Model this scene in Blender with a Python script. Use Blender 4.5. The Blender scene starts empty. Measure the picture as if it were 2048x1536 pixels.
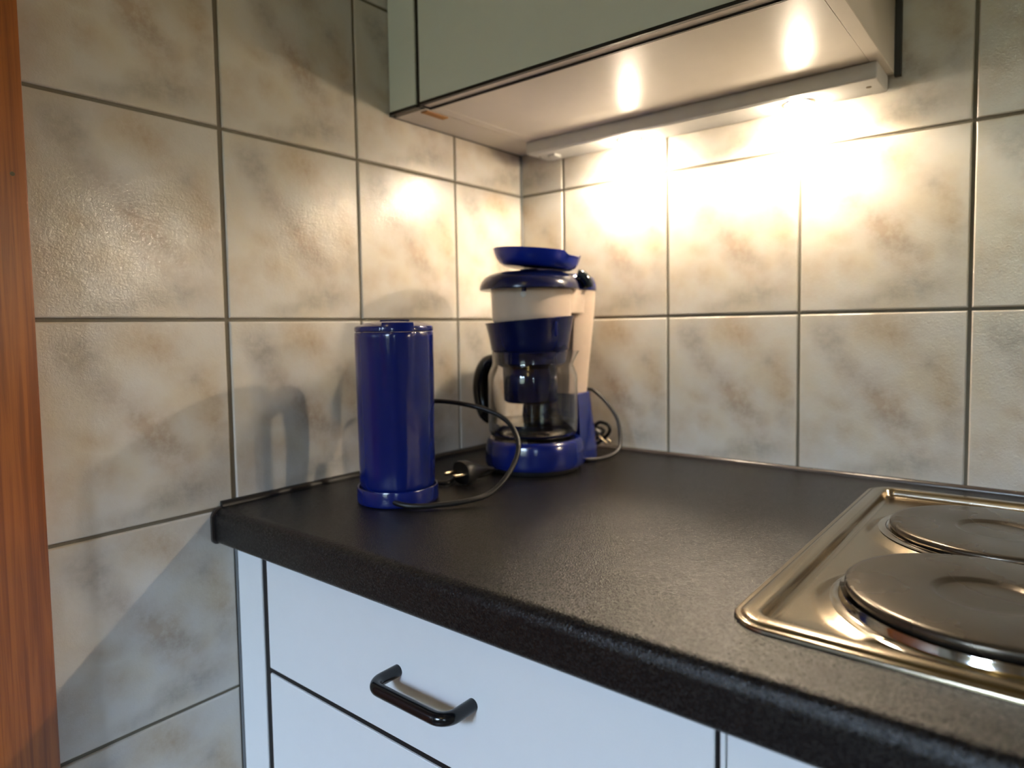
import bpy, bmesh, math, random
from mathutils import Vector, Matrix
random.seed(7)
sc = bpy.context.scene
COL = sc.collection

# ------------------------------------------------------------------ camera
CAM = Vector((0.7712775, -0.98559, -0.014355))
YAW, PIT, ROL = -0.6802, -0.0597, -0.015
F_PX = 1343.5417
fw = Vector((math.cos(PIT)*math.sin(YAW), math.cos(PIT)*math.cos(YAW), math.sin(PIT)))
rt = Vector((math.cos(YAW), -math.sin(YAW), 0))
up = rt.cross(fw)
rt, up = math.cos(ROL)*rt + math.sin(ROL)*up, -math.sin(ROL)*rt + math.cos(ROL)*up
cd = bpy.data.cameras.new('camera')
cam = bpy.data.objects.new('camera', cd); COL.objects.link(cam)
cam.matrix_world = Matrix(((rt.x, up.x, -fw.x, CAM.x), (rt.y, up.y, -fw.y, CAM.y),
                           (rt.z, up.z, -fw.z, CAM.z), (0, 0, 0, 1)))
cd.sensor_fit = 'HORIZONTAL'; cd.sensor_width = 36.0; cd.lens = F_PX/2048*36
cd.shift_x = -1.9006/2048; cd.shift_y = -32.1511/2048
cd.clip_start = 0.02
cd.dof.use_dof = True; cd.dof.focus_distance = 0.62; cd.dof.aperture_fstop = 4.2
sc.camera = cam

# ------------------------------------------------------------------ view, sky
vs = sc.view_settings
vs.view_transform = 'Standard'; vs.look = 'None'; vs.gamma = 1.0
vs.use_curve_mapping = False; vs.exposure = 0.12
w = bpy.data.worlds.new('sky'); sc.world = w; w.use_nodes = True
bg = w.node_tree.nodes['Background']
bg.inputs[0].default_value = (0.55, 0.72, 1.0, 1); bg.inputs[1].default_value = 108.0
LAMP_COL = (1.0, 0.82, 0.61)
LAMP_W = 1.95        # scales lens glow and spill together
sc.cycles.use_denoising = True
sc.cycles.max_bounces = 10; sc.cycles.transparent_max_bounces = 12
sc.cycles.sample_clamp_indirect = 6.0
FLOOR, CEIL = -1.13, 1.37
ROOM_X, ROOM_Y = 3.2, -3.0
WINS = [(0.42, 1.06, -0.15, 1.05), (2.45, 2.68, -0.15, 1.05)]
def portal(x0, x1, z0, z1):
    l = bpy.data.lights.new('daylight_portal', 'AREA'); l.shape = 'RECTANGLE'
    l.size = x1-x0; l.size_y = z1-z0; l.cycles.is_portal = True
    o = bpy.data.objects.new('daylight_portal', l); COL.objects.link(o)
    o.location = ((x0+x1)/2, ROOM_Y-0.12, (z0+z1)/2); o.rotation_euler = (math.radians(90), 0, 0)
for a in WINS: portal(*a)

# ------------------------------------------------------------------ materials
def lin(c):
    return tuple(((v/255)/12.92 if v/255 <= .04045 else ((v/255+.055)/1.055)**2.4) for v in c) + (1,)
class NT:
    def __init__(s, name):
        s.m = bpy.data.materials.new(name); s.m.use_nodes = True
        s.t = s.m.node_tree; s.n = s.t.nodes; s.b = s.n['Principled BSDF']
    def add(s, ty, **k):
        n = s.n.new(ty)
        for a, v in k.items(): setattr(n, a, v)
        return n
    def link(s, a, b): s.t.links.new(a, b)
    def math(s, op, a, b=None, clamp=False):
        n = s.add('ShaderNodeMath', operation=op, use_clamp=clamp)
        for i, v in enumerate((a, b)):
            if v is None: continue
            if isinstance(v, (int, float)): n.inputs[i].default_value = v
            else: s.link(v, n.inputs[i])
        return n.outputs[0]
    def noise(s, vec, scale, detail=3, rough=.55, dist=0):
        n = s.add('ShaderNodeTexNoise'); n.inputs['Scale'].default_value = scale
        n.inputs['Detail'].default_value = detail; n.inputs['Roughness'].default_value = rough
        n.inputs['Distortion'].default_value = dist
        if vec is not None: s.link(vec, n.inputs['Vector'])
        return n.outputs[0]
    def mix(s, fac, a, b):
        n = s.add('ShaderNodeMix', data_type='RGBA')
        if isinstance(fac, (int, float)): n.inputs[0].default_value = fac
        else: s.link(fac, n.inputs[0])
        for i, v in ((6, a), (7, b)):
            if isinstance(v, tuple): n.inputs[i].default_value = v
            else: s.link(v, n.inputs[i])
        return n.outputs[2]
    def ramp(s, v, lo, hi):
        n = s.add('ShaderNodeMapRange', interpolation_type='SMOOTHSTEP')
        s.link(v, n.inputs[0]); n.inputs[1].default_value = lo; n.inputs[2].default_value = hi
        return n.outputs[0]
    def bump(s, h, strength, dist, normal=None):
        n = s.add('ShaderNodeBump'); n.inputs['Strength'].default_value = strength
        n.inputs['Distance'].default_value = dist; s.link(h, n.inputs['Height'])
        if normal is not None: s.link(normal, n.inputs['Normal'])
        return n.outputs[0]
    def coord(s, k='Object'): return s.add('ShaderNodeTexCoord').outputs[k]
    def set(s, **k):
        for a, v in k.items():
            i = s.b.inputs[a.replace('_', ' ')]
            if hasattr(v, 'is_output'): s.link(v, i)
            else: i.default_value = v
        return s.m
def plain(name, col, rough, bump=None, var=.03, **k):
    t = NT(name); k = dict(k)
    c = t.coord()
    v = t.noise(c, 35, 3)
    base = t.mix(t.ramp(v, .3, .7), tuple(x*(1-var) for x in col[:3])+(1,), tuple(min(1, x*(1+var)) for x in col[:3])+(1,))
    if bump: k['Normal'] = t.bump(t.noise(c, bump[0], 2), bump[1], bump[2])
    return t.set(Base_Color=base, Roughness=rough, **k)

def tile_material():
    t = NT('marbled_tile')
    uv = t.coord('UV')
    # warp the print so blots fray
    wn = t.add('ShaderNodeTexNoise'); wn.inputs['Scale'].default_value = 3.2; wn.inputs['Detail'].default_value = 5
    wn.inputs['Roughness'].default_value = .62
    t.link(uv, wn.inputs['Vector'])
    sub = t.add('ShaderNodeVectorMath', operation='SUBTRACT'); t.link(wn.outputs['Color'], sub.inputs[0]); sub.inputs[1].default_value = (.5, .5, .5)
    scl = t.add('ShaderNodeVectorMath', operation='MULTIPLY'); t.link(sub.outputs[0], scl.inputs[0]); scl.inputs[1].default_value = (.2, .2, 0)
    wv = t.add('ShaderNodeVectorMath', operation='ADD'); t.link(uv, wv.inputs[0]); t.link(scl.outputs[0], wv.inputs[1])
    def blots(lst):
        tot = None
        for (u, v, a, b, ang, wt) in lst:
            mp = t.add('ShaderNodeMapping', vector_type='TEXTURE')
            mp.inputs['Location'].default_value = (u, v, 0); mp.inputs['Rotation'].default_value = (0, 0, math.radians(ang))
            mp.inputs['Scale'].default_value = (a*1.35, b*1.35, 1); t.link(wv.outputs[0], mp.inputs['Vector'])
            g = t.add('ShaderNodeTexGradient', gradient_type='SPHERICAL'); t.link(mp.outputs[0], g.inputs[0])
            x = t.math('MULTIPLY', g.outputs['Fac'], wt)
            tot = x if tot is None else t.math('ADD', tot, x)
        return tot
    brown = blots([(.53, .93, .22, .11, -12, .9), (.86, .60, .12, .18, 20, .85), (.91, .42, .10, .14, 10, .7),
                   (.46, .52, .24, .15, -35, .7), (.60, .40, .20, .13, -35, .7), (.72, .26, .20, .11, -20, .6), (.60, .52, .12, .10, 0, .5),
                   (.22, .46, .12, .05, -20, .6), (.29, .28, .13, .06, -30, .7), (.08, .25, .13, .07, 10, .6), (.06, .13, .12, .08, 0, .5),
                   (.64, .80, .16, .08, -40, .6), (.35, .66, .13, .08, -30, .4), (.98, .20, .12, .10, 0, .4)])
    gray = blots([(.19, .90, .13, .10, -30, 1.), (.25, .76, .18, .10, -45, .9), (.79, .70, .06, .06, 0, .7), (.66, .37, .13, .06, -30, .8),
                  (.70, .14, .18, .09, 10, .9), (.58, .08, .20, .08, 15, .8), (.36, .04, .14, .06, 0, .7), (.52, .38, .10, .06, -20, .6),
                  (.93, .34, .08, .14, 0, .6), (.45, .57, .12, .05, -30, .5), (.86, .10, .12, .08, 0, .5)])
    fine = t.ramp(t.noise(uv, 11, 7, .66), .25, .75)
    brown = t.math('MULTIPLY', brown, t.math('ADD', t.math('MULTIPLY', fine, .8), .35), clamp=True)
    gray = t.math('MULTIPLY', gray, t.math('ADD', t.math('MULTIPLY', fine, .7), .35), clamp=True)
    cloud = t.ramp(t.noise(uv, 2.6, 3), .3, .7)
    c = t.mix(cloud, lin((206, 202, 195)), lin((205, 195, 176)))
    c = t.mix(t.math('MULTIPLY', brown, .56, clamp=True), c, lin((158, 126, 88)))
    c = t.mix(t.math('MULTIPLY', gray, .50, clamp=True), c, lin((124, 116, 110)))
    ob = t.coord('Object')
    n1 = t.noise(ob, 330, 3, .6, .8); n2 = t.noise(ob, 60, 2)
    nb = t.bump(n1, .5, .0006, t.bump(n2, .25, .0015))
    return t.set(Base_Color=c, Roughness=.10, Normal=nb, Specular_IOR_Level=.55)

def wood_material():
    t = NT('varnished_pine')
    mp = t.add('ShaderNodeMapping'); mp.inputs['Scale'].default_value = (40, 60, 1.6); t.link(t.coord(), mp.inputs['Vector'])
    n = t.noise(mp.outputs[0], 3, 5, .6, .6)
    c = t.mix(t.ramp(n, .35, .68), lin((158, 90, 34)), lin((122, 64, 22)))
    return t.set(Base_Color=c, Roughness=.38, Normal=t.bump(n, .15, .001))

def laminate_black():
    t = NT('black_grained_laminate')
    ob = t.coord()
    v = t.add('ShaderNodeTexVoronoi'); v.inputs['Scale'].default_value = 720; t.link(ob, v.inputs['Vector'])
    n = t.noise(ob, 1100, 2, .7)
    h = t.math('ADD', t.math('MULTIPLY', v.outputs['Distance'], .7), n)
    rnd = t.add('ShaderNodeSeparateColor'); t.link(v.outputs['Color'], rnd.inputs[0])
    spk = t.ramp(rnd.outputs[0], .45, 1.0)
    c = t.mix(spk, lin((19, 18, 18)), lin((38, 36, 34)))
    sp = t.add('ShaderNodeMapRange'); t.link(rnd.outputs[1], sp.inputs[0]); sp.inputs[3].default_value = .18; sp.inputs[4].default_value = .52
    return t.set(Base_Color=c, Roughness=.19, Normal=t.bump(h, .42, .0009), Specular_IOR_Level=sp.outputs[0])

def steel(name, col, rough, aniso=0):
    t = NT(name)
    mp = t.add('ShaderNodeMapping'); mp.inputs['Scale'].default_value = (8, 260, 60); t.link(t.coord(), mp.inputs['Vector'])
    n = t.noise(mp.outputs[0], 4, 4, .6)
    r = t.add('ShaderNodeMapRange'); t.link(n, r.inputs[0]); r.inputs[3].default_value = rough*.75; r.inputs[4].default_value = rough*1.3
    return t.set(Base_Color=col, Metallic=1.0, Roughness=r.outputs[0], Normal=t.bump(n, .04, .0004))

def cast_iron():
    t = NT('hot_plate_metal')
    ob = t.coord('Object')
    # concentric turning marks round the plate's own centre
    ln = t.add('ShaderNodeVectorMath', operation='LENGTH'); t.link(ob, ln.inputs[0])
    s = t.math('SINE', t.math('MULTIPLY', ln.outputs['Value'], 4200.0))
    n = t.noise(ob, 12, 3)
    c = t.mix(t.ramp(n, .3, .75), lin((92, 85, 75)), lin((84, 78, 69)))
    r = t.add('ShaderNodeMapRange'); t.link(n, r.inputs[0]); r.inputs[3].default_value = .2; r.inputs[4].default_value = .36
    return t.set(Base_Color=c, Metallic=.85, Roughness=r.outputs[0], Normal=t.bump(s, .05, .0002))

def glass_material(name, tint=(1, 1, 1, 1)):
    t = NT(name)
    ly = t.noise(t.coord(), 20, 1)
    r = t.add('ShaderNodeMapRange'); t.link(ly, r.inputs[0]); r.inputs[3].default_value = .0; r.inputs[4].default_value = .015
    return t.set(Base_Color=tint, Roughness=r.outputs[0], Transmission_Weight=1.0, IOR=1.47)

def pane_material():
    t = NT('window_glass')
    g = t.add('ShaderNodeBsdfGlossy'); g.inputs['Roughness'].default_value = .02
    tr = t.add('ShaderNodeBsdfTransparent'); mx = t.add('ShaderNodeMixShader')
    fr = t.add('ShaderNodeFresnel'); fr.inputs[0].default_value = 1.25
    t.link(fr.outputs[0], mx.inputs[0]); t.link(tr.outputs[0], mx.inputs[1]); t.link(g.outputs[0], mx.inputs[2])
    t.link(mx.outputs[0], t.n['Material Output'].inputs[0]); return t.m

def lens_material():
    t = NT('lit_lamp_lens')
    n = t.noise(t.coord(), 300, 1)
    st = t.add('ShaderNodeMapRange'); t.link(n, st.inputs[0]); st.inputs[3].default_value = 195*LAMP_W; st.inputs[4].default_value = 225*LAMP_W
    return t.set(Base_Color=(1, .95, .85, 1), Emission_Color=LAMP_COL+(1,), Emission_Strength=st.outputs[0])

MAT = dict(
    tile=tile_material(), wood=wood_material(), counter=laminate_black(),
    grout=plain('grey_grout', lin((112, 106, 92)), .9, (900, .3, .0005)),
    plaster=plain('cream_plaster', lin((164, 148, 110)), .85, (220, .2, .001)),
    ceiling=plain('warm_tint_ceiling', lin((184, 160, 112)), .9, (200, .2, .001)),  # plaster and ceiling tinted yellow to warm the bounced light
    floor=plain('floor_tile_brown', lin((104, 84, 66)), .4, (80, .1, .001)),
    white=plain('white_laminate', lin((226, 229, 228)), .33, (700, .04, .0003), var=.006),
    upper=plain('pale_laminate', lin((236, 240, 230)), .36, (700, .04, .0003), var=.006),
    cream_board=plain('pale_board', lin((226, 218, 204)), .36, (400, .05, .0003), var=.01),
    black=plain('black_edging', lin((14, 13, 13)), .5),
    black_gloss=plain('black_gloss_plastic', lin((16, 17, 19)), .16),
    seal_gray=plain('grey_sealant', lin((112, 114, 114)), .5),
    seal_strip=plain('dark_seal_strip', lin((58, 52, 48)), .25),
    raw_wood=plain('raw_chipboard', lin((176, 128, 74)), .8, (500, .3, .001)),
    blue=plain('cobalt_plastic', lin((9, 24, 92)), .17, (500, .03, .0003), Coat_Weight=.25),
    blue_bright=plain('bright_cobalt_plastic', lin((10, 38, 150)), .2, (500, .03, .0003)),
    blue_dark=plain('navy_plastic', lin((9, 18, 62)), .2, (500, .03, .0003)),
    cream=plain('cream_plastic', lin((208, 188, 170)), .38, (500, .03, .0003), Subsurface_Weight=.15, Subsurface_Radius=(.01, .008, .006)),
    rubber=plain('black_rubber', lin((18, 17, 16)), .42),
    brass=plain('plug_pin_metal', lin((206, 190, 160)), .22, Metallic=1.0),
    steel=steel('brushed_steel', lin((176, 164, 144)), .2),
    chrome=plain('chrome_ring', lin((206, 200, 190)), .1, Metallic=1.0),
    plate=cast_iron(),
    glass=glass_material('carafe_glass'), pane=pane_material(), lens=lens_material(),
    lamp_white=plain('lamp_housing_white', lin((206, 206, 202)), .4),
    smoke=plain('dark_smoked_plastic', lin((14, 24, 34)), .06),
    screw=plain('screw_hole', lin((96, 82, 52)), .6),
    grass=plain('lawn', lin((84, 82, 52)), .9, (40, .6, .02)),
    unseen_hedge=plain('hedge_leaves', lin((90, 88, 66)), .85, (30, .8, .05)),
)

# ------------------------------------------------------------------ builders
def origin(o):
    v = Vector((0, 0, 0))
    while o is not None: v += o.location; o = o.parent
    return v
def tag(o, label=None, cat=None, group=None, kind=None):
    if label: o['label'] = label
    if cat: o['category'] = cat
    if group: o['group'] = group
    if kind: o['kind'] = kind
    return o
def thing(name, loc, label, cat, group=None):
    o = bpy.data.objects.new(name, None); COL.objects.link(o); o.location = loc
    o.empty_display_size = .05
    return tag(o, label, cat, group)
def obj(name, bm, mat, parent=None, smooth=False, at=None, angle=None):
    """bm holds world coordinates; the object is placed at `at` (or its parent's origin)."""
    base = origin(parent) if parent else Vector((0, 0, 0))
    o0 = Vector(at) if at is not None else base
    bmesh.ops.translate(bm, verts=bm.verts, vec=-o0)
    bmesh.ops.recalc_face_normals(bm, faces=bm.faces)
    me = bpy.data.meshes.new(name); bm.to_mesh(me); bm.free()
    me.materials.append(MAT[mat])
    if smooth:
        for p in me.polygons: p.use_smooth = True
        me.set_sharp_from_angle(angle=math.radians(angle or 40))
    o = bpy.data.objects.new(name, me); COL.objects.link(o)
    o.parent = parent; o.location = o0 - base
    return o
def box(x0, x1, y0, y1, z0, z1, bev=0, seg=2, bm=None):
    b = bmesh.new()
    g = bmesh.ops.create_cube(b, size=1)
    for v in b.verts:
        v.co = Vector(((x0+x1)/2+v.co.x*(x1-x0), (y0+y1)/2+v.co.y*(y1-y0), (z0+z1)/2+v.co.z*(z1-z0)))
    if bev: bmesh.ops.bevel(b, geom=b.edges[:], offset=bev, segments=seg, profile=.5, affect='EDGES')
    return join(bm, b)
def join(a, b):
    if a is None: return b
    me = bpy.data.meshes.new('tmp'); b.to_mesh(me); b.free(); a.from_mesh(me); bpy.data.meshes.remove(me)
    return a
def loft(rings, cap0=True, cap1=True, bm=None, closed_loop=False):
    b = bmesh.new() if bm is None else bm
    vs_ = [[b.verts.new(p) for p in r] for r in rings]
    n = len(rings[0])
    pairs = list(zip(vs_[:-1], vs_[1:]))
    if closed_loop: pairs.append((vs_[-1], vs_[0]))
    for a, c in pairs:
        for i in range(n):
            b.faces.new((a[i], a[(i+1) % n], c[(i+1) % n], c[i]))
    if not closed_loop:
        if cap0: b.faces.new(vs_[0][::-1])
        if cap1: b.faces.new(vs_[-1])
    return b
def lathe(cx, cy, prof, n=64, cap0=True, cap1=True, zf=None, rf=None, bm=None, closed_loop=False):
    rings = []
    for (r, z) in prof:
        ring = []
        for i in range(n):
            a = 2*math.pi*i/n
            rr = rf(r, z, a) if rf else r
            x, y = rr*math.cos(a), rr*math.sin(a)
            ring.append((cx+x, cy+y, zf(x, y, z) if zf else z))
        rings.append(ring)
    return loft(rings, cap0, cap1, bm, closed_loop)
def crom(pts, k=10):
    P = [Vector(p) for p in pts]; P = [2*P[0]-P[1]] + P + [2*P[-1]-P[-2]]; out = []
    for i in range(1, len(P)-2):
        a, b, c, d = P[i-1:i+3]
        for j in range(k):
            t = j/k
            out.append(.5*((2*b)+(c-a)*t+(2*a-5*b+4*c-d)*t*t+(3*b-a-3*c+d)*t**3))
    out.append(P[-2]); return out
def tube(pts, r, n=12, bm=None, flat=1.0):
    rad = r if callable(r) else (lambda t: r)
    rings = []; up0 = Vector((0, 0, 1)); N = len(pts)
    for i, q in enumerate(pts):
        t = (pts[min(i+1, N-1)]-pts[max(i-1, 0)]).normalized()
        u = up0 - t*up0.dot(t)
        if u.length < 1e-4: u = Vector((1, 0, 0)) - t*t.x
        u.normalize(); s = t.cross(u); up0 = u
        rr = rad(i/(N-1))
        rings.append([q + (u*math.cos(2*math.pi*k/n)*flat + s*math.sin(2*math.pi*k/n))*rr for k in range(n)])
    return loft(rings, bm=bm)

# ------------------------------------------------------------------ room shell
TH = .225; TW = .1988; GAP = .0038
YV = [-.1747-.1988*i for i in range(3)]          # vertical joints of the left wall
def struct(name, bm, mat, parent=None, **k):
    o = obj(name, bm, mat, parent, **k)
    if parent is None: tag(o, kind='structure')
    return o
wl = struct('wall_left', box(-.12, -.0022, ROOM_Y-.12, .12, FLOOR, CEIL), 'grout')
tag(wl, 'left wall of marbled beige tiles with grey joints', 'wall')
wb = struct('wall_back', box(-.0022, ROOM_X+.12, .0022, .12, FLOOR, CEIL), 'grout')
tag(wb, 'back wall of marbled beige tiles behind the worktop', 'wall')
struct('wall_right', box(ROOM_X, ROOM_X+.12, ROOM_Y-.12, .0022, FLOOR, CEIL), 'plaster')
fr = None
xs = [-.0022, WINS[0][0], WINS[0][1], WINS[1][0], WINS[1][1], ROOM_X]
for i in range(5):
    if i in (1, 3):
        wn_ = WINS[i//2]
        fr = box(xs[i], xs[i+1], ROOM_Y-.12, ROOM_Y, FLOOR, wn_[2], bm=fr)
        fr = box(xs[i], xs[i+1], ROOM_Y-.12, ROOM_Y, wn_[3], CEIL, bm=fr)
    else:
        fr = box(xs[i], xs[i+1], ROOM_Y-.12, ROOM_Y, FLOOR, CEIL, bm=fr)
struct('wall_front', fr, 'plaster')
struct('floor', box(-.12, ROOM_X+.12, ROOM_Y-.12, .12, FLOOR-.06, FLOOR), 'floor')
struct('ceiling', box(-.12, ROOM_X+.12, ROOM_Y-.12, .12, CEIL, CEIL+.06), 'ceiling')
for i, (x0, x1, z0, z1) in enumerate(WINS):
    t = .05; b = box(x0, x0+t, ROOM_Y-.09, ROOM_Y-.03, z0, z1, .004)
    b = box(x1-t, x1, ROOM_Y-.09, ROOM_Y-.03, z0, z1, .004, bm=b)
    b = box(x0, x1, ROOM_Y-.09, ROOM_Y-.03, z0, z0+t, .004, bm=b)
    b = box(x0, x1, ROOM_Y-.09, ROOM_Y-.03, z1-t, z1, .004, bm=b)
    if i == 0: b = box((x0+x1)/2-.05, (x0+x1)/2+.05, ROOM_Y-.09, ROOM_Y-.03, z0, z1, .004, bm=b)
    wo = struct('window_%d' % (i+1), b, 'white')
    obj('pane', box(x0+t, x1-t, ROOM_Y-.063, ROOM_Y-.057, z0+t, z1-t), 'pane', wo)
    obj('window_sill', box(x0-.04, x1+.04, ROOM_Y-.03, ROOM_Y+.1, z0-.03, z0, .004), 'white', wo)
# unseen garden and tall greenery, added to dim and tint the window light
struct('garden_ground', box(-6, 10, -16, ROOM_Y-.13, FLOOR-.3, FLOOR-.1), 'grass')
bm = bmesh.new(); bmesh.ops.create_grid(bm, x_segments=60, y_segments=14, size=1)
for v in bm.verts:
    u, q = v.co.x, v.co.y
    v.co = Vector((2+u*8, -9.5-1.2*math.cos(q*1.57)*-1 + random.uniform(-.12, .12), FLOOR-.1+(q+1)*1.7+random.uniform(-.08, .08)))
ho = obj('unseen_hedge', bm, 'unseen_hedge', smooth=True); tag(ho, kind='structure')
ho.modifiers.new('thickness', 'SOLIDIFY').thickness = .8

# ---- tiles, one mesh for every whole tile
def tile_mesh(name, w_, h_, u0, u1, v0, v1):
    """front face in local x (width) / z (height), facing -y; cut tiles keep the print's own scale."""
    me = bpy.data.meshes.new(name)
    rings = [(0, .006, (1, 0)), (0, -.0004+.0018, (.95, .25)), (.0007, .0005, (.7, .7)), (.0022, 0, (0, 1))]
    V, F, NRM = [], [], []
    sx = (-1, 1, 1, -1); sz = (-1, -1, 1, 1)
    for ins, y, (side, front) in rings:
        for k in range(4):
            V.append((sx[k]*(w_/2-ins), y, sz[k]*(h_/2-ins)))
            NRM.append(Vector((sx[k]*side*.7, -max(front, .02), sz[k]*side*.7)).normalized())
    for r in range(3):
        for k in range(4):
            a, b = r*4+k, r*4+(k+1) % 4
            F.append((a, b, b+4, a+4))
    F.append((12, 13, 14, 15))
    # flat-front edge rings need straight side normals: double the rings per side is overkill at this size
    me.from_pydata(V, [], F)
    uv = me.uv_layers.new(name='UVMap')
    for l in me.loops:
        x, y, z = V[l.vertex_index]
        uv.data[l.index].uv = (u0+(u1-u0)*(x/w_+.5), v0+(v1-v0)*(z/h_+.5))
    for p in me.polygons: p.use_smooth = True
    nl = []
    for p in me.polygons:
        for vi in p.vertices:
            if p.index == 12: nl.append((0, -1, 0)); continue
            k = p.index % 4; r = vi//4
            d = [(0, -1), (1, 0), (0, 1), (-1, 0)][k]
            s, f_ = [(1, 0), (.97, .25), (.7, .7), (0, 1)][r]
            nl.append(Vector((d[0]*s, -f_, d[1]*s)).normalized())
    me.normals_split_custom_set(nl)
    me.materials.append(MAT['tile']); me.update()
    return me
FULL = tile_mesh('tile', TW-GAP, TH-GAP, 0, 1, 0, 1)
cuts = {}
def put_tile(parent, wall, a0, a1, z0, z1, ua=0, ub=1):
    """a0<a1 along screen-right direction of that wall (left wall: +y, back wall: +x)"""
    full = abs((a1-a0)-(TW-GAP)) < 2e-4 and abs((z1-z0)-(TH-GAP)) < 2e-4
    if full: me = FULL
    else:
        key = (round(a1-a0, 4), round(z1-z0, 4), ua, ub)
        if key not in cuts:
            cuts[key] = tile_mesh('cut_tile', a1-a0, z1-z0, ua, ub, 0 if z1-z0 > .2 else 1-(z1-z0)/TH, 1)
        me = cuts[key]
    o = bpy.data.objects.new('tile', me); COL.objects.link(o); o.parent = parent
    j = random.uniform(-.0004, .0004); c = (a0+a1)/2
    if wall == 'L':
        o.location = (j*.5, c, (z0+z1)/2); o.rotation_euler = (random.uniform(-.001, .001), random.uniform(-.0015, .0015), math.radians(90)+random.uniform(-.002, .002))
    else:
        o.location = (c, j*.5, (z0+z1)/2); o.rotation_euler = (random.uniform(-.0015, .0015), random.uniform(-.001, .001), random.uniform(-.002, .002))
    return o
h = GAP/2
WOOD_Y = -.7722
edgesL = [(WOOD_Y+.0012, YV[2]-h, 0, 1), (YV[2]+h, YV[1]-h, 0, 1), (YV[1]+h, YV[0]-h, 0, 1), (YV[0]+h, -.0018, 0, .86)]
for r in range(-5, 6):
    z0, z1 = r*TH+h, (r+1)*TH-h
    for i, (a0, a1, ua, ub) in enumerate(edgesL):
        if r < -1 and i > 0: continue
        if r > 1 and i > 2: continue
        if i == 0: a1 = a0+(TW-GAP) if abs(a1-a0-(TW-GAP)) < .002 else a1
        put_tile(wl, 'L', a0, a1, z0, min(z1, CEIL-.004), ua, ub)
XB = [.0925+.1988*i for i in range(16)]
cols = [(.0018, XB[0]-h, .54, 1)] + [(XB[i]+h, XB[i+1]-h, 0, 1) for i in range(15)]
for r in range(-1, 6):
    z0, z1 = r*TH+h, min((r+1)*TH-h, CEIL-.004)
    for i, (a0, a1, ua, ub) in enumerate(cols):
        if r >= 2 and (a1 < .60 or 1.22 < a0 < 1.75): continue      # wholly behind the wall cabinets
        put_tile(wb, 'B', a0, a1, z0, z1, ua, ub)
# corner sealant between the two tiled walls
struct('trim_2', tube([Vector((.0012, -.0012, -.226)), Vector((.0012, -.0012, .31))], .0022, 8), 'seal_gray')
# wooden door casing at the end of the tiles
cas = box(-.004, .020, WOOD_Y-.105, WOOD_Y-.001, FLOOR, 1.0, .003)
cas = box(-.004, .020, WOOD_Y-1.01, WOOD_Y-.905, FLOOR, 1.0, .003, bm=cas)
cas = box(-.004, .020, WOOD_Y-1.01, WOOD_Y-.001, .98, 1.08, .003, bm=cas)
tc = struct('trim_1', cas, 'wood', smooth=True); tag(tc, 'orange brown varnished wooden door casing beside the tiles', 'door frame')
for (yy, zz) in ((WOOD_Y-.013, .134), (WOOD_Y-.014, -.9)):
    obj('nail_hole', lathe(0, 0, [(.0022, 0), (.0018, .0006)], 12), 'screw', tc).matrix_basis = Matrix.Translation((.0198, yy, zz)) @ Matrix.Rotation(math.radians(90), 4, 'Y')
dl = struct('door_1', box(-.004, .012, WOOD_Y-.9, WOOD_Y-.11, FLOOR+.005, .975, .003), 'wood')
obj('door_handle', tube([Vector((.012, WOOD_Y-.82, -.08)), Vector((.06, WOOD_Y-.82, -.08)), Vector((.062, WOOD_Y-.80, -.08)), Vector((.062, WOOD_Y-.70, -.08))], .009), 'chrome', dl)

# ------------------------------------------------------------------ worktop
CT = -.222
WX = 2.4
cw = thing('kitchen_worktop', (WX/2, -.3, CT-.04), 'black grained laminate worktop with rounded front edge', 'worktop')
prof = [(-.002, CT-.04), (-.002, CT)]
R1 = .013; yf = -.602
for i in range(9):
    a = math.pi/2*i/8; prof.append((yf+R1-R1*math.sin(a), CT-R1+R1*math.cos(a)))
R2 = .006
for i in range(6):
    a = math.pi/2*i/5; prof.append((yf+R2-R2*math.cos(a), CT-.042+R2-R2*math.sin(a)))
prof.append((-.54, CT-.042))
HX0, HX1, HY0, HY1 = .5945, 1.174, -.541, -.049          # outline of the hob
cx0, cx1, cy0, cy1 = HX0+.008, HX1-.008, HY0+.008, HY1-.008
sl = loft([[(x, y, z) for y, z in prof] for x in (.003, cx0)])
sl = join(sl, loft([[(x, y, z) for y, z in prof] for x in (cx1, WX)]))
front = [(cy0, CT-.042), (cy0, CT)] + prof[2:-1]
sl = join(sl, loft([[(x, y, z) for y, z in front] for x in (cx0, cx1)]))
sl = box(cx0, cx1, cy1, -.002, CT-.04, CT, bm=sl)
obj('slab', sl, 'counter', cw, smooth=True, angle=30)
obj('end_seal', loft([[(x, y*(1+.004)-.0006 if y < -.58 else y, z+(.0008 if z > CT-.02 else -.0008)) for y, z in prof] for x in (.0004, .0045)]), 'seal_strip', cw, smooth=True, angle=30)
def quarter(x0, x1, along, r, n=6):
    ring = [(0, 0)] + [(r*math.cos(math.pi/2*i/n), r*math.sin(math.pi/2*i/n)) for i in range(n+1)]
    if along == 'x': return loft([[(x, -.0006-d, CT+.0002+q) for d, q in ring] for x in (x0, x1)])
    return loft([[(.0006+d, y, CT+.0002+q) for d, q in ring] for y in (x0, x1)])
tag(obj('wall_seal', quarter(.008, WX, 'x', .0055), 'seal_strip', cw, smooth=True), 'thin sealing strip along the back wall')
tag(obj('wall_seal', quarter(-.592, -.006, 'y', .0065), 'rubber', cw, smooth=True), 'dark sealing strip along the left wall')

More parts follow.
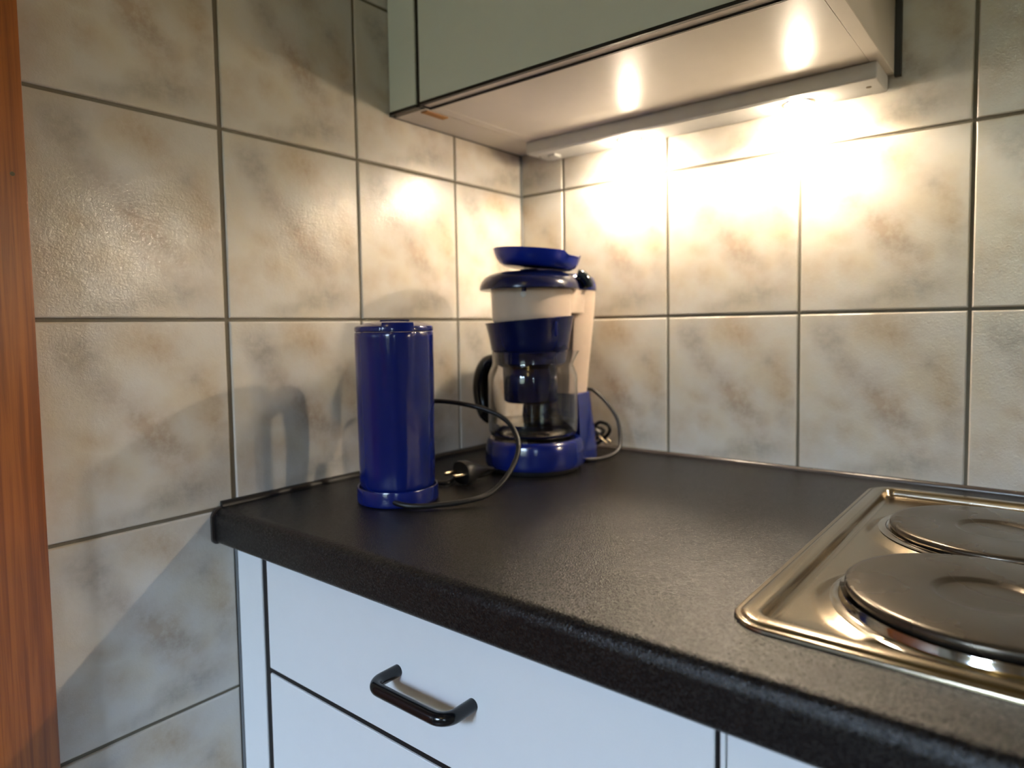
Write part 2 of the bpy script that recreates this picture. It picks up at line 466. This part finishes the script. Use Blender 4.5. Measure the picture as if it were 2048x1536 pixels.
# ------------------------------------------------------------------ base cabinets
CF = -.5745   # plane of the drawer fronts
def handle(parent, xc, zc, y0, horizontal=True, span=.096, out=.034, r=.0058):
    pts = []; cr = .014
    def P(u, d): return Vector((xc+u, y0-d, zc)) if horizontal else Vector((xc, y0-d, zc+u))
    hs = span/2
    pts += [P(-hs, 0), P(-hs, out-cr)]
    for i in range(1, 8):
        a = math.pi/2*i/8; pts.append(P(-hs+cr-cr*math.cos(a), out-cr+cr*math.sin(a)))
    pts += [P(-hs+cr, out), P(hs-cr, out)]
    for i in range(1, 8):
        a = math.pi/2*i/8; pts.append(P(hs-cr+cr*math.sin(a), out-cr+cr*math.cos(a)))
    pts += [P(hs, out-cr), P(hs, 0)]
    return tag(obj('handle', tube(pts, r, 20), 'black_gloss', parent, smooth=True, angle=60), 'glossy black bow handle')
bc = thing('base_cabinet', (.335, -.3, FLOOR), 'white drawer unit with black bow handle under the worktop', 'cabinet')
obj('carcass', box(.058, .6055, CF+.021, -.03, FLOOR+.1, CT-.0435), 'black', bc)
obj('plinth', box(.003, .6055, CF+.06, CF+.045, FLOOR, FLOOR+.1), 'white', bc)
tag(obj('filler_panel', box(.0035, .0555, CF, CF+.03, FLOOR+.1, CT-.0435, .0008, 1), 'white', bc), 'narrow white filler panel against the tiles')
obj('sealant', box(-.0008, .0032, CF-.001, CF+.004, FLOOR+.1, CT-.0425), 'seal_gray', bc)
obj('gap_strip', box(.0555, .0672, CF+.0022, CF+.0208, FLOOR+.1, CT-.0435), 'black', bc)
obj('gap_strip', box(.6038, .6077, CF+.0022, CF+.0208, FLOOR+.1, CT-.0435), 'black', bc)
for zz in (-.4130, -.5965, -.8015): obj('gap_strip', box(.0674, .6036, CF+.0022, CF+.0208, zz+.0002, zz+.0063), 'black', bc)  # black strips stand in for the dark of the drawer gaps
zs = [(-.4065, CT-.0445), (-.5900, -.4130), (-.7950, -.5965), (FLOOR+.102, -.8015)]
for i, (z0, z1) in enumerate(zs):
    d = obj('drawer', box(.0672, .6038, CF, CF+.0185, z0, z1, .0008, 1), 'white', bc)
    handle(d, .3405, -.338 if i == 0 else (z0+z1)/2, CF)
b2 = thing('base_cabinet', (.9, -.3, FLOOR), 'white door unit under the hob, right of the drawers', 'cabinet')
obj('carcass', box(.6065, 1.205, CF+.021, -.03, FLOOR+.1, CT-.0435), 'black', b2)
obj('plinth', box(.6065, 1.205, CF+.06, CF+.045, FLOOR, FLOOR+.1), 'white', b2)
obj('edge_strip', box(.6078, .6112, CF-.0003, CF+.0185, FLOOR+.102, CT-.0445, .0005, 1), 'white', b2)
d = obj('door', box(.6121, .905, CF, CF+.0185, FLOOR+.102, CT-.0445, .0008, 1), 'white', b2)
handle(d, .87, -.42, CF, False)
d = obj('door', box(.908, 1.2035, CF, CF+.0185, FLOOR+.102, CT-.0445, .0008, 1), 'white', b2)
handle(d, .945, -.42, CF, False)
b3 = thing('base_cabinet', (1.8, -.3, FLOOR), 'white door unit at the far right end of the worktop', 'cabinet')
obj('carcass', box(1.206, WX, CF+.021, -.03, FLOOR+.1, CT-.0435), 'black', b3)
obj('plinth', box(1.206, WX, CF+.06, CF+.045, FLOOR, FLOOR+.1), 'white', b3)
for x0, x1, hx in ((1.2075, 1.805, 1.77), (1.808, WX-.001, 1.845)):
    d = obj('door', box(x0, x1, CF, CF+.0185, FLOOR+.102, CT-.0445, .0008, 1), 'white', b3)
    handle(d, hx, -.42, CF, False)

# ------------------------------------------------------------------ wall cabinets
ZB, ZT, UF = .2985, 1.02, -.313
def wall_cabinet(x0, x1, label, left_fill=None):
    c = thing('wall_cabinet', ((x0+x1)/2, -.15, ZB), label, 'cabinet', 'wall cabinets over the worktop')
    obj('side_panel', box(x0, x0+.0195, UF+.0215, -.002, ZB, ZT, .0006, 1), 'cream_board', c)
    obj('side_panel', box(x1-.016, x1, UF+.0215, -.002, ZB, ZT, .0006, 1), 'cream_board', c)
    obj('bottom_panel', box(x0+.0199, x1-.0164, UF+.0215, -.002, ZB+.0004, ZB+.019), 'cream_board', c)
    obj('top_panel', box(x0+.0199, x1-.0164, UF+.0215, -.002, ZT-.019, ZT), 'cream_board', c)
    obj('back_panel', box(x0+.0199, x1-.0164, -.008, -.002, ZB+.0195, ZT-.0195), 'cream_board', c)
    d = obj('door', box(x0, x1-.0005, UF, UF+.0185, ZB+.0062, ZT, .0007, 1), 'upper', c)
    obj('edge_band', box(x0, x1-.0005, UF-.0002, UF+.005, ZB+.0022, ZB+.0062), 'black', d)
    obj('bottom_edge', box(x0+.002, x1-.0005, UF+.0052, UF+.0188, ZB+.0030, ZB+.0062), 'cream_board', d)
    handle(d, x0+.55*(x1-x0), ZB+.42, UF)
    obj('gap_shade', box(x0, x1-.001, UF+.019, UF+.0214, ZB+.0006, ZT-.01), 'black', c)  # black sheet stands in for the shade between door and carcass
    if left_fill is not None:
        f = tag(obj('filler_panel', box(left_fill+.0015, x0-.0085, UF, UF+.0185, ZB+.005, ZT, .0007, 1), 'upper', c), 'narrow filler panel against the left wall')
        obj('edge_band', box(left_fill+.0015, x0-.0085, UF-.0002, UF+.004, ZB+.0010, ZB+.005), 'black', f)
        obj('gap_strip', box(x0-.0085, x0-.0002, UF+.003, UF+.02, ZB+.0012, ZT), 'black', c)
        obj('filler_base', box(left_fill+.0015, x0-.0006, UF+.012, -.002, ZB+.0002, ZB+.016), 'cream_board', c)
        tag(obj('support_block', box(x0-.016, x0-.004, UF+.018, UF+.062, ZB-.0012, ZB+.0002), 'raw_wood', c), 'small raw wooden block')
        obj('wall_gap_seal', box(left_fill+.0003, left_fill+.0016, UF+.001, -.003, ZB-.0008, ZB+.004), 'black', c)
    tag(obj('wall_strip', box(x1+.0003, x1+.0075, -.009, -.0008, ZB-.004, ZT), 'black', c), 'black strip along the wall')
    return c
wall_cabinet(.065, .604, 'pale wall cabinet in the corner above the coffee maker', 0.0)
wall_cabinet(1.21, 1.81, 'pale wall cabinet at the far right above the worktop')
def light_bar(x0, x1, label, spill):
    y0, y1, z0, z1 = -.0695, -.0045, .2765, ZB-.0003
    c = thing('under_cabinet_light', ((x0+x1)/2, -.037, z0), label, 'lamp', 'strip lights under the wall cabinets')
    obj('housing', box(x0, x1, y0, y1, z0+.0012, z1, .0025, 3), 'lamp_white', c, smooth=True)
    L = x1-x0
    obj('diffuser', box(x0+.012, x1-.10, y0+.004, y1-.004, z0, z0+.0013), 'lamp_white', c)
    for k, fx in enumerate((.338, .812)):
        cx, cy = x0+fx*L, -.037
        obj('lamp_ring', lathe(cx, cy, [(.0215, z0+.0005), (.0205, z0-.0012), (.0170, z0-.0016), (.0160, z0-.0004)], 40, False, False), 'chrome', c, smooth=True)
        obj('lamp_lens', lathe(cx, cy, [(.0155, z0-.0004), (.0148, z0-.0040), (.0120, z0-.0066), (.0070, z0-.0078), (.001, z0-.0082)], 40), 'lens', c, smooth=True)
        for nm, ty, en, dz in (('lamp_beam', 'SPOT', 2.35*LAMP_W, .016), ('lamp_spill', 'POINT', spill*LAMP_W, .022)):
            l = bpy.data.lights.new(nm, ty); l.energy = en; l.color = LAMP_COL; l.shadow_soft_size = .009
            if ty == 'SPOT': l.spot_size = math.radians(164); l.spot_blend = .25
            lo = bpy.data.objects.new(nm, l); COL.objects.link(lo); lo.parent = c
            lo.location = Vector((cx, cy, z0-dz)) - origin(c)
    for sx in (x0+.010, x1-.015):
        obj('screw', lathe(sx, -.04, [(.0032, z0+.001), (.003, z0+.0006), (.001, z0+.0008)], 14), 'screw', c)
    sw = obj('switch', box(x0+.032, x0+.046, -.050, -.030, z0-.004, z0+.0005, .0012), 'lamp_white', c)
    return c
light_bar(.065, .597, 'long white strip light with two lit halogen lamps under the corner cabinet', .20)
light_bar(1.215, 1.80, 'white strip light under the wall cabinet at the far right', 1.6)

# ------------------------------------------------------------------ unseen globe light, added as warm fill for the room
PX, PY, PZ = 1.0, -2.0, 1.12
pn = thing('fill_lamp', (PX, PY, CEIL), 'added warm globe light out of view, filling the room', 'lamp')
obj('rose', lathe(PX, PY, [(.05, CEIL), (.048, CEIL-.012), (.02, CEIL-.022), (.006, CEIL-.024)], 40), 'lamp_white', pn, smooth=True)
obj('stem', tube([Vector((PX, PY, CEIL-.02)), Vector((PX, PY, PZ+.088))], .005), 'chrome', pn, smooth=True)
tg = NT('fill_globe_glow'); gn = tg.noise(tg.coord(), 12, 2)
gr = tg.add('ShaderNodeMapRange'); tg.link(gn, gr.inputs[0]); gr.inputs[3].default_value = 9.0; gr.inputs[4].default_value = 10.0
MAT['globe'] = tg.set(Base_Color=(1, .95, .85, 1), Emission_Color=(1, .76, .30, 1), Emission_Strength=gr.outputs[0])
obj('globe', lathe(PX, PY, [(.001, PZ-.09)]+[(.09*math.sin(math.pi*i/24), PZ-.09*math.cos(math.pi*i/24)) for i in range(1, 24)]+[(.001, PZ+.09)], 48), 'globe', pn, smooth=True)

# ------------------------------------------------------------------ hob
hb = thing('electric_hob', ((HX0+HX1)/2, (HY0+HY1)/2, CT), 'stainless steel hob with raised round hot plates set into the worktop', 'hob')
def rrect(ins, z, rad, n=10):
    x0, x1, y0, y1 = HX0+ins, HX1-ins, HY0+ins, HY1-ins; r = max(rad-ins, .004); out = []
    for cx, cy, a0 in ((x1-r, y1-r, 0), (x0+r, y1-r, 90), (x0+r, y0+r, 180), (x1-r, y0+r, 270)):
        for i in range(n+1):
            a = math.radians(a0+90*i/n); out.append((cx+r*math.cos(a), cy+r*math.sin(a), z))
    return out
rim = [(.0, CT+.0001), (.0002, CT+.0016), (.0010, CT+.0028), (.0026, CT+.0032), (.0038, CT+.0026), (.0046, CT+.0028), (.0060, CT+.0042),
       (.0085, CT+.0050), (.0160, CT+.0053), (.0176, CT+.0050), (.0187, CT+.0041), (.0200, CT-.0010), (.0212, CT-.0036), (.0228, CT-.0047), (.0250, CT-.0050), (.0280, CT-.0051)]
obj('rim', loft([rrect(i, z, .030) for i, z in rim], False, False), 'steel', hb, smooth=True, angle=80)
PL = [(.739, -.4226, .090, -.205), (.7335, -.2120, .090, -.2115), (1.03, -.4226, .0725, -.205), (1.03, -.2120, .090, -.2115)]
PAN = CT-.0050
NX, NY = 260, 220
bm = bmesh.new(); gx0, gx1, gy0, gy1 = HX0+.024, HX1-.024, HY0+.024, HY1-.024
gv = []
def pan_z(x, y):
    z = PAN
    for px, py, pr_, pz in PL:
        d = math.hypot(x-px, y-py)-(pr_+.004)
        if d < 0: z = max(z, PAN+.0070)
        elif d < .02:
            t = 1-d/.02; z = max(z, PAN+.0070*t*t*(3-2*t))
    e = min(x-gx0, gx1-x, y-gy0, gy1-y)
    t = max(0, min(1, e/.012)); t = t*t*(3-2*t)
    z = PAN+(z-PAN)*t
    ef = max(0, 1-(y-gy0)/.03); z += .0030*ef*ef          # the pan rises softly to the front rim
    return z
for j in range(NY+1):
    gv.append([bm.verts.new((gx0+(gx1-gx0)*i/NX, gy0+(gy1-gy0)*j/NY, pan_z(gx0+(gx1-gx0)*i/NX, gy0+(gy1-gy0)*j/NY))) for i in range(NX+1)])
for j in range(NY):
    for i in range(NX): bm.faces.new((gv[j][i], gv[j][i+1], gv[j+1][i+1], gv[j+1][i]))
obj('pan', bm, 'steel', hb, smooth=True, angle=80)
for k, (px, py, pr_, pz) in enumerate(PL):
    e = .0025
    pl = [(pr_-.012, pz-.011), (pr_-.003, pz-.009), (pr_-.0008, pz-.0065), (pr_, pz-.0045), (pr_-.0004, pz-.0018), (pr_-.0022, pz-.0004), (pr_-.006, pz),
          (.036, pz), (.0335, pz-.0004), (.031, pz-.0022), (.029, pz-.0028), (.02, pz-.003), (.001, pz-.003)]
    p_ = obj('hot_plate', lathe(px, py, pl, 96), 'plate', hb, smooth=True, at=(px, py, pz), angle=50)
    rg = [(pr_-.006, pz-.0095), (pr_+.0006, pz-.0088), (pr_+.0028, pz-.0075), (pr_+.0034, pz-.0085), (pr_+.0034, PAN+.0090 if k % 2 == 0 else PAN+.0076), (pr_+.0050, PAN+.0076), (pr_+.010, PAN+.0066)]
    tag(obj('chrome_ring', lathe(px, py, rg, 96, False, False), 'chrome', p_, smooth=True, angle=60), 'polished metal ring')

# ------------------------------------------------------------------ kettle
F2 = Vector((math.sin(YAW), math.cos(YAW), 0)); R2_ = Vector((math.cos(YAW), -math.sin(YAW), 0))
K = Vector((.148, -.4426, 0)); SA = math.radians(-36.3)
def adiff(a, b): return abs((a-b+math.pi) % (2*math.pi)-math.pi)
def krad(r, z, a):
    t = max(0, min(1, (z+.205)/.19)); half = .17+.26*t
    d = adiff(a, SA)
    return r+(.0012+.0033*t)*(max(0, math.cos(min(1, d/half)*math.pi/2))**.45 if d < half else 0)
kb = thing('kettle_base', (K.x, K.y, CT), 'round blue power base of the kettle with black cord and plug', 'kettle base')
obj('base_ring', lathe(K.x, K.y, [(.044, CT+.0005), (.0482, CT+.0006), (.0491, CT+.0016), (.0493, CT+.004), (.0489, CT+.0175), (.0484, CT+.0188), (.0474, CT+.0192), (.0466, CT+.0186), (.0462, CT+.013), (.02, CT+.0125)], 72), 'blue', kb, smooth=True)
kt = thing('electric_kettle', (K.x, K.y, CT+.018), 'tall slim cobalt blue jug kettle standing on its base', 'kettle')
kp = [(.030, -.2074), (.040, -.2072), (.0432, -.2050), (.0448, -.2010), (.0453, -.1960), (.0457, -.17), (.0463, -.12), (.0469, -.06), (.0472, -.024), (.0471, -.0185), (.0462, -.0172)]
obj('body', lathe(K.x, K.y, kp, 144, rf=krad), 'blue', kt, smooth=True)
lid = obj('lid', lathe(K.x, K.y, [(.0455, -.0168), (.0470, -.0160), (.0472, -.0125), (.0462, -.0105), (.043, -.0092), (.030, -.0058), (.012, -.0045), (.001, -.0043)], 144), 'blue', kt, smooth=True)
def arc_block(r0, r1, a0, a1, z0, z1, n=24):
    rings = []
    for i in range(n+1):
        t = i/n; a = a0+(a1-a0)*t; e = min(1, min(t, 1-t)*9+.35)
        c, s = math.cos(a), math.sin(a)
        def Q(r, z): return (K.x+r*c, K.y+r*s, z)
        zm = z0+(z1-z0)*e; rm = r0+(r1-r0)*(.55+.45*e)
        rings.append([Q(r0, z0), Q(rm, z0), Q(rm, zm-.0012), Q(rm-.0012, zm), Q(r0, zm-.0004)])
    return loft(rings)
tag(obj('spout_flap', arc_block(.034, .0516, SA-.43, SA+.43, -.0168, -.0062), 'blue', lid, smooth=True, angle=50), 'glossy raised flap over the spout')
for i in range(6):
    q = K + F2*(.018+.0005*i) + R2_*(-.017+.0058*i)
    obj('grip_rib', box(q.x-.0012, q.x+.0012, q.y-.004, q.y+.004, -.0064, -.0022, .0006, 1), 'blue_dark', lid)
hd = (K.x + math.cos(SA+math.pi)*.046, K.y + math.sin(SA+math.pi)*.046)
hv = Vector((math.cos(SA+math.pi), math.sin(SA+math.pi), 0))
def HP(d, z): return K + hv*d + Vector((0, 0, z))
obj('handle', tube(crom([HP(.043, -.030), HP(.056, -.027), HP(.067, -.040), HP(.070, -.085), HP(.066, -.13), HP(.056, -.150), HP(.0445, -.153)], 8), .0110, 14), 'blue_dark', kt, smooth=True, angle=60)
# kettle cord
def atpix(x, y, depth):
    r = rt*((x-1025.9)/F_PX) - up*((y-735.85)/F_PX) + fw
    return CAM + r*depth
ck = [K+Vector((math.cos(SA-.25)*.045, math.sin(SA-.25)*.045, CT+.0085))]
CORD = [(0.1916, -.4741, CT+.0060), (.2050, -.4660, CT+.0048), (.2187, -.4506, CT+.0046), (.2420, -.4180, CT+.0066)]
ck += [Vector(c) for c in CORD]
ck += [atpix(984, 984, .800), atpix(1020, 943, .818), atpix(1037, 898, .838), atpix(1029, 862, .856), atpix(1003, 834, .872), atpix(958, 815, .886), atpix(900, 804, .900), atpix(850, 803, .908), atpix(815, 812, .910)]
ck += [K+hv*.088+Vector((0, 0, -.135)), K+hv*.09+Vector((0, 0, -.19)), K+hv*.083+F2*.012+R2_*.03+Vector((0, 0, CT+.0044))]
PLUG = Vector((.1640, -.3390, CT+.0166))
ax = (-R2_*.78 - F2*.62).normalized()        # the pins point left and a little towards the viewer
tail = PLUG - ax*.0345
ck += [K+F2*.062+R2_*.052+Vector((0, 0, CT+.0044)), PLUG+F2*.030-R2_*.012+Vector((0, 0, -.0115)), PLUG+F2*.030+R2_*.018+Vector((0, 0, -.0115)), tail-ax*.010+F2*.006+Vector((0, 0, -.004)), tail]
cord = obj('cord', tube(crom(ck, 10), .0032, 12), 'rubber', kb, smooth=True, angle=80)
def make_plug(pos, ax, parent, s=1.0):
    up_ = Vector((0, 0, 1)); sd = ax.cross(up_).normalized(); u2 = sd.cross(ax)
    prof = [(.031, .0036, .0036), (.024, .0060, .0050), (.014, .0090, .0085), (.004, .0165, .0135), (-.004, .0178, .0140), (-.0065, .0172, .0134)]
    rings = []
    for d, ra, rb in prof:
        rings.append([pos - ax*d*s + sd*ra*s*math.copysign(abs(math.cos(t))**.8, math.cos(t)) + u2*rb*s*math.copysign(abs(math.sin(t))**.8, math.sin(t)) for t in [2*math.pi*i/28 for i in range(28)]])
    pb = obj('plug', loft(rings), 'rubber', parent, smooth=True, angle=50)
    for sg in (-1, 1):
        b0 = pos + ax*.0060*s + sd*sg*.0095*s
        obj('pin', tube([b0, b0+ax*.006, b0+ax*.015, b0+ax*.0185, b0+ax*.019], lambda t: .0024 if t < .8 else .0014, 12), 'brass', pb, smooth=True, angle=50)
    return pb
make_plug(PLUG, ax, kb, 1.12)

# ------------------------------------------------------------------ coffee maker
M = Vector((.1746, -.1997, 0))
def mk(r, b, z): 
    q = M + R2_*r + F2*b; return Vector((q.x, q.y, z))
def ring_pts(fn, n=96): return [fn(2*math.pi*i/n) for i in range(n)]
A0 = (-.002, .0); B0 = (.0455, .085)
cm = thing('coffee_maker', (M.x, M.y, CT), 'blue and cream filter coffee maker in the corner of the worktop', 'coffee maker')
obj('foot', lathe(M.x, M.y, [(.060, CT+.0002), (.064, CT+.0005), (.066, CT+.006), (.066, CT+.008)], 64), 'rubber', cm, smooth=True)
bp = [(.064, CT+.0065), (.0705, CT+.0075), (.0725, CT+.010), (.0728, CT+.016), (.0722, CT+.030), (.0708, CT+.041), (.0685, CT+.0455), (.0655, CT+.0470), (.0630, CT+.0462), (.0622, CT+.0445), (.03, CT+.0445)]
obj('base', lathe(M.x, M.y, bp, 96), 'blue', cm, smooth=True)
obj('warming_plate', lathe(M.x, M.y, [(.060, CT+.0446), (.0595, CT+.0462), (.058, CT+.0468), (.001, CT+.0468)], 64), 'black_gloss', cm, smooth=True)
def crescent(z, rb, ra=.0735, cb=B0):
    out = []
    for i in range(96):
        a = 2*math.pi*i/96
        r, b = cb[0]+rb*math.cos(a), cb[1]+rb*math.sin(a)
        d = math.hypot(r-A0[0], b-A0[1])
        if d < ra: r, b = A0[0]+(r-A0[0])*ra/d, A0[1]+(b-A0[1])*ra/d
        out.append(mk(r, b, z))
    return out
def carved(z, ha, hb_, ra=.0745):
    # outline of the housing with the jug's round bay cut out, cast from inside the tank
    def inside(r, b):
        for i in range(25):
            t = i/24
            if math.hypot(r-A0[0]-t*(B0[0]-A0[0]), b-A0[1]-t*(B0[1]-A0[1])) <= ha+t*(hb_-ha): return True
        return False
    out = []; ex, ey = B0[0]-A0[0], B0[1]-A0[1]
    for i in range(120):
        a = 2*math.pi*i/120; c, s_ = math.cos(a), math.sin(a); lo, hi = 0, .2
        for _ in range(22):
            m = (lo+hi)/2
            if inside(B0[0]+m*c, B0[1]+m*s_): lo = m
            else: hi = m
        q = ex*c+ey*s_; disc = q*q-(ex*ex+ey*ey-ra*ra)
        if q < 0 and disc > 0: lo = min(lo, -q-math.sqrt(disc))
        out.append(mk(B0[0]+lo*c, B0[1]+lo*s_, z))
    return out
def hull_ring(z, ra, rb):
    # convex hull outline of the two circles, sampled by support direction
    out = []
    for i in range(120):
        a = 2*math.pi*i/120; c, s = math.cos(a), math.sin(a)
        sa = A0[0]*c+A0[1]*s+ra; sb = B0[0]*c+B0[1]*s+rb
        if sa > sb: out.append(mk(A0[0]+ra*c, A0[1]+ra*s, z))
        else: out.append(mk(B0[0]+rb*c, B0[1]+rb*s, z))
    return out
obj('lower_column', loft([carved(CT+.001, .050, .0545), carved(CT+.003, .052, .0572), carved(CT+.02, .052, .0566), carved(-.172, .05, .0525), carved(-.130, .048, .0478), carved(-.1180, .047, .0462), carved(-.1168, .046, .0448)]), 'blue', cm, smooth=True)
obj('water_tank', loft([crescent(-.1166, .0415, .0745), crescent(-.07, .0462, .0745), crescent(-.02, .0515, .0745), crescent(.0055, .0542, .0745), crescent(.0413, .0566, .0640)]), 'cream', cm, smooth=True)
obj('brew_head', loft([hull_ring(.0056, .050, .049), hull_ring(.0066, .051, .050), hull_ring(.03, .052, .052), hull_ring(.0412, .052, .052)]), 'cream', cm, smooth=True)
ca = mk(A0[0], A0[1], 0)
obj('shower_head', lathe(ca.x, ca.y, [(.050, -.007), (.0555, -.006), (.0572, -.0035), (.0578, .0054), (.0586, .03), (.0590, .0414)], 80), 'cream', cm, smooth=True)
cdm = mk(-.0048, .0, 0)
dp = [(.060, .0398), (.0715, .0400), (.0727, .0412), (.0722, .0455), (.0700, .0515), (.0650, .0580), (.0580, .0622), (.0470, .0652), (.0300, .0668), (.012, .0672), (.001, .0672)]
dome = obj('top_cover', lathe(cdm.x, cdm.y, dp, 96), 'blue_dark', cm, smooth=True)
obj('knob', lathe(cdm.x, cdm.y, [(.016, .0668), (.014, .0690), (.012, .0700), (.001, .0702)], 40), 'blue_dark', dome, smooth=True)
cap = obj('tank_cap', loft([crescent(.0416, .0575, .0745), crescent(.0440, .0582, .0745), crescent(.0540, .0570, .0745), crescent(.0620, .0530, .0745), crescent(.0660, .0470, .0750), crescent(.0672, .0400, .0760)]), 'blue', cm, smooth=True)
hc = [mk(.0700, .0150, .0465), mk(.0735, .0170, .0530), mk(.0735, .0215, .0600), mk(.0700, .0260, .0655)]
obj('hinge_window', tube(crom([mk(.0690, .0340, .0640), mk(.0760, .0330, .0620), mk(.0830, .0330, .0540), mk(.0850, .0340, .0450)], 8), .0085, 16), 'smoke', cap, smooth=True, angle=60)
fd = -.0595
tb = mk(-.0145, -.0585, 0)
obj('latch_tab', box(tb.x-.0030, tb.x+.0030, tb.y-.0012, tb.y+.0060, .0352, .0405, .001, 1), 'blue', cm)
dt = mk(-.0145, -.0575, .0315)
db = lathe(0, 0, [(.0042, 0), (.0042, .0022), (.0034, .0030), (.0005, .0031)], 24)
do = obj('latch_button', db, 'lamp_white', cm, smooth=True, at=(0, 0, 0))
do.matrix_basis = Matrix.Translation(dt-origin(cm)) @ (-F2).to_track_quat('Z', 'Y').to_matrix().to_4x4()
# cord and plug behind the column
cc = [mk(.060, .085, -.150), mk(.090, .120, -.118), mk(.112, .105, -.128), mk(.135, .090, -.160), mk(.139, .078, -.190), mk(.134, .062, -.209), mk(.113, .046, CT+.0054), mk(.085, .030, CT+.0048), mk(.070, .040, CT+.0048)]
obj('cord', tube(crom(cc, 10), .0031, 12), 'rubber', cm, smooth=True, angle=80)
c2 = [mk(.098, .128, -.214), mk(.112, .118, -.205), mk(.126, .108, -.188), mk(.124, .106, -.176), mk(.112, .108, -.171), mk(.104, .114, -.176)]
obj('cord_loop', tube(crom(c2, 8), .0031, 12), 'rubber', cm, smooth=True, angle=80)
make_plug(mk(.1085, .112, -.190), (R2_*.55-F2*.35+Vector((0, 0, -.5))).normalized(), cm, .8)

# glass jug on the warming plate
jc = mk(-.002, 0, 0); JZ = CT+.0472
out_p = [(.001, JZ), (.050, JZ), (.058, JZ+.0012), (.0632, JZ+.005), (.0655, JZ+.011), (.0660, JZ+.03), (.0660, -.092), (.0655, -.083), (.0625, -.0745), (.0598, -.0690), (.0590, -.0640), (.0590, -.0515), (.0596, -.0490)]
in_p = [(.0578, -.0488), (.0570, -.0515), (.0570, -.0640), (.0578, -.0700), (.0605, -.0760), (.0635, -.084), (.0640, -.092), (.0640, JZ+.03), (.0635, JZ+.012), (.0612, JZ+.0065), (.056, JZ+.0034), (.048, JZ+.0025), (.001, JZ+.0025)]
jt = thing('glass_jug', (jc.x, jc.y, JZ), 'clear glass coffee jug with dark handle on the warming plate', 'jug')
SPA = math.atan2((R2_*.97-F2*.2).y, (R2_*.97-F2*.2).x)
def jug_r(r, z, a):
    if z < -.068: return r
    d = adiff(a, SPA); k = max(0, 1-d/.42); k = k*k*(3-2*k)
    return r+.010*k*max(0, min(1, (z+.068)/.018))
obj('jug_glass', lathe(jc.x, jc.y, out_p+in_p, 96, rf=jug_r), 'glass', jt, smooth=True, angle=60)
wp = [(.001, JZ+.0029), (.048, JZ+.0029), (.0558, JZ+.0038), (.0607, JZ+.0070), (.0630, JZ+.0125), (.0635, JZ+.0235), (.001, JZ+.0235)]
tw = NT('water'); MAT['water'] = tw.set(Base_Color=tw.mix(tw.noise(tw.coord(), 5), (.98, .98, .97, 1), (1, 1, 1, 1)), Roughness=.0, Transmission_Weight=1.0, IOR=1.33)
tag(obj('water', lathe(jc.x, jc.y, wp, 96), 'water', jt, smooth=True), 'shallow clear water at the bottom')
hdir = (-R2_*.80 + F2*.60).normalized()
def JP(d, z): q = jc + hdir*d; return Vector((q.x, q.y, z))
hp = crom([JP(.0660, -.0640), JP(.078, -.0660), JP(.090, -.0780), JP(.0965, -.096), JP(.0970, -.115), JP(.0920, -.136), JP(.084, -.150), JP(.0760, -.156)], 8)
obj('handle', tube(hp, lambda t: .0085+.0060*min(1, t*5, (1-t)*5), 18, flat=.9), 'black_gloss', jt, smooth=True, angle=60)

# filter funnel sitting in the jug
fc = mk(-.005, 0, 0)
def tilt(x, y, z):
    k = max(0, min(1, (z+.048)/.044)); return z+k*.074*(x*R2_.x+y*R2_.y)
fo = [(.010, -.1235), (.0360, -.1228), (.0390, -.1200), (.0405, -.0740), (.0520, -.0660), (.0535, -.0490), (.0565, -.0470), (.0590, -.030), (.0640, -.0060), (.0652, -.0040)]
fi = [(.0648, -.0028), (.0632, -.0030), (.0618, -.0100), (.0570, -.032), (.0510, -.0480), (.0490, -.0630), (.0375, -.0715), (.0362, -.118), (.010, -.1205)]
ft = thing('filter_funnel', (fc.x, fc.y, -.0480), 'dark blue filter funnel sitting slanted in the jug neck', 'filter')
obj('funnel', lathe(fc.x, fc.y, fo+fi, 96, zf=tilt), 'blue_dark', ft, smooth=True, angle=50)
q = mk(.030, -.0555, -.0165)
obj('clip', box(q.x-.0022, q.x+.0022, q.y-.0016, q.y+.0016, -.027, -.0065, .001, 1), 'blue', ft)

# upside-down lid on top
dc = mk(.0068, -.004, 0)
def tilt2(x, y, z):
    s = x*R2_.x+y*R2_.y; zz = z-.089*s
    if z > .088:
        k = max(0, min(1, (s-.036)/.006)); zz -= .0050*k*(1 if s < .058 else max(.3, 1-(s-.058)/.004))
    return zz
dlid = thing('jug_lid', (dc.x, dc.y, .0705), 'shallow blue lid lying upside down and tilted on top of the coffee maker', 'lid')
do_ = [(.001, .0705), (.044, .0705), (.0495, .0714), (.0548, .0745), (.0592, .0805), (.0618, .0870), (.0632, .0925), (.0636, .0940)]
di_ = [(.0622, .0941), (.0606, .0880), (.0580, .0820), (.0535, .0768), (.0485, .0738), (.040, .0728), (.001, .0728)]
obj('dish', lathe(dc.x, dc.y, do_+di_, 128, zf=tilt2), 'blue_bright', dlid, smooth=True, angle=50)
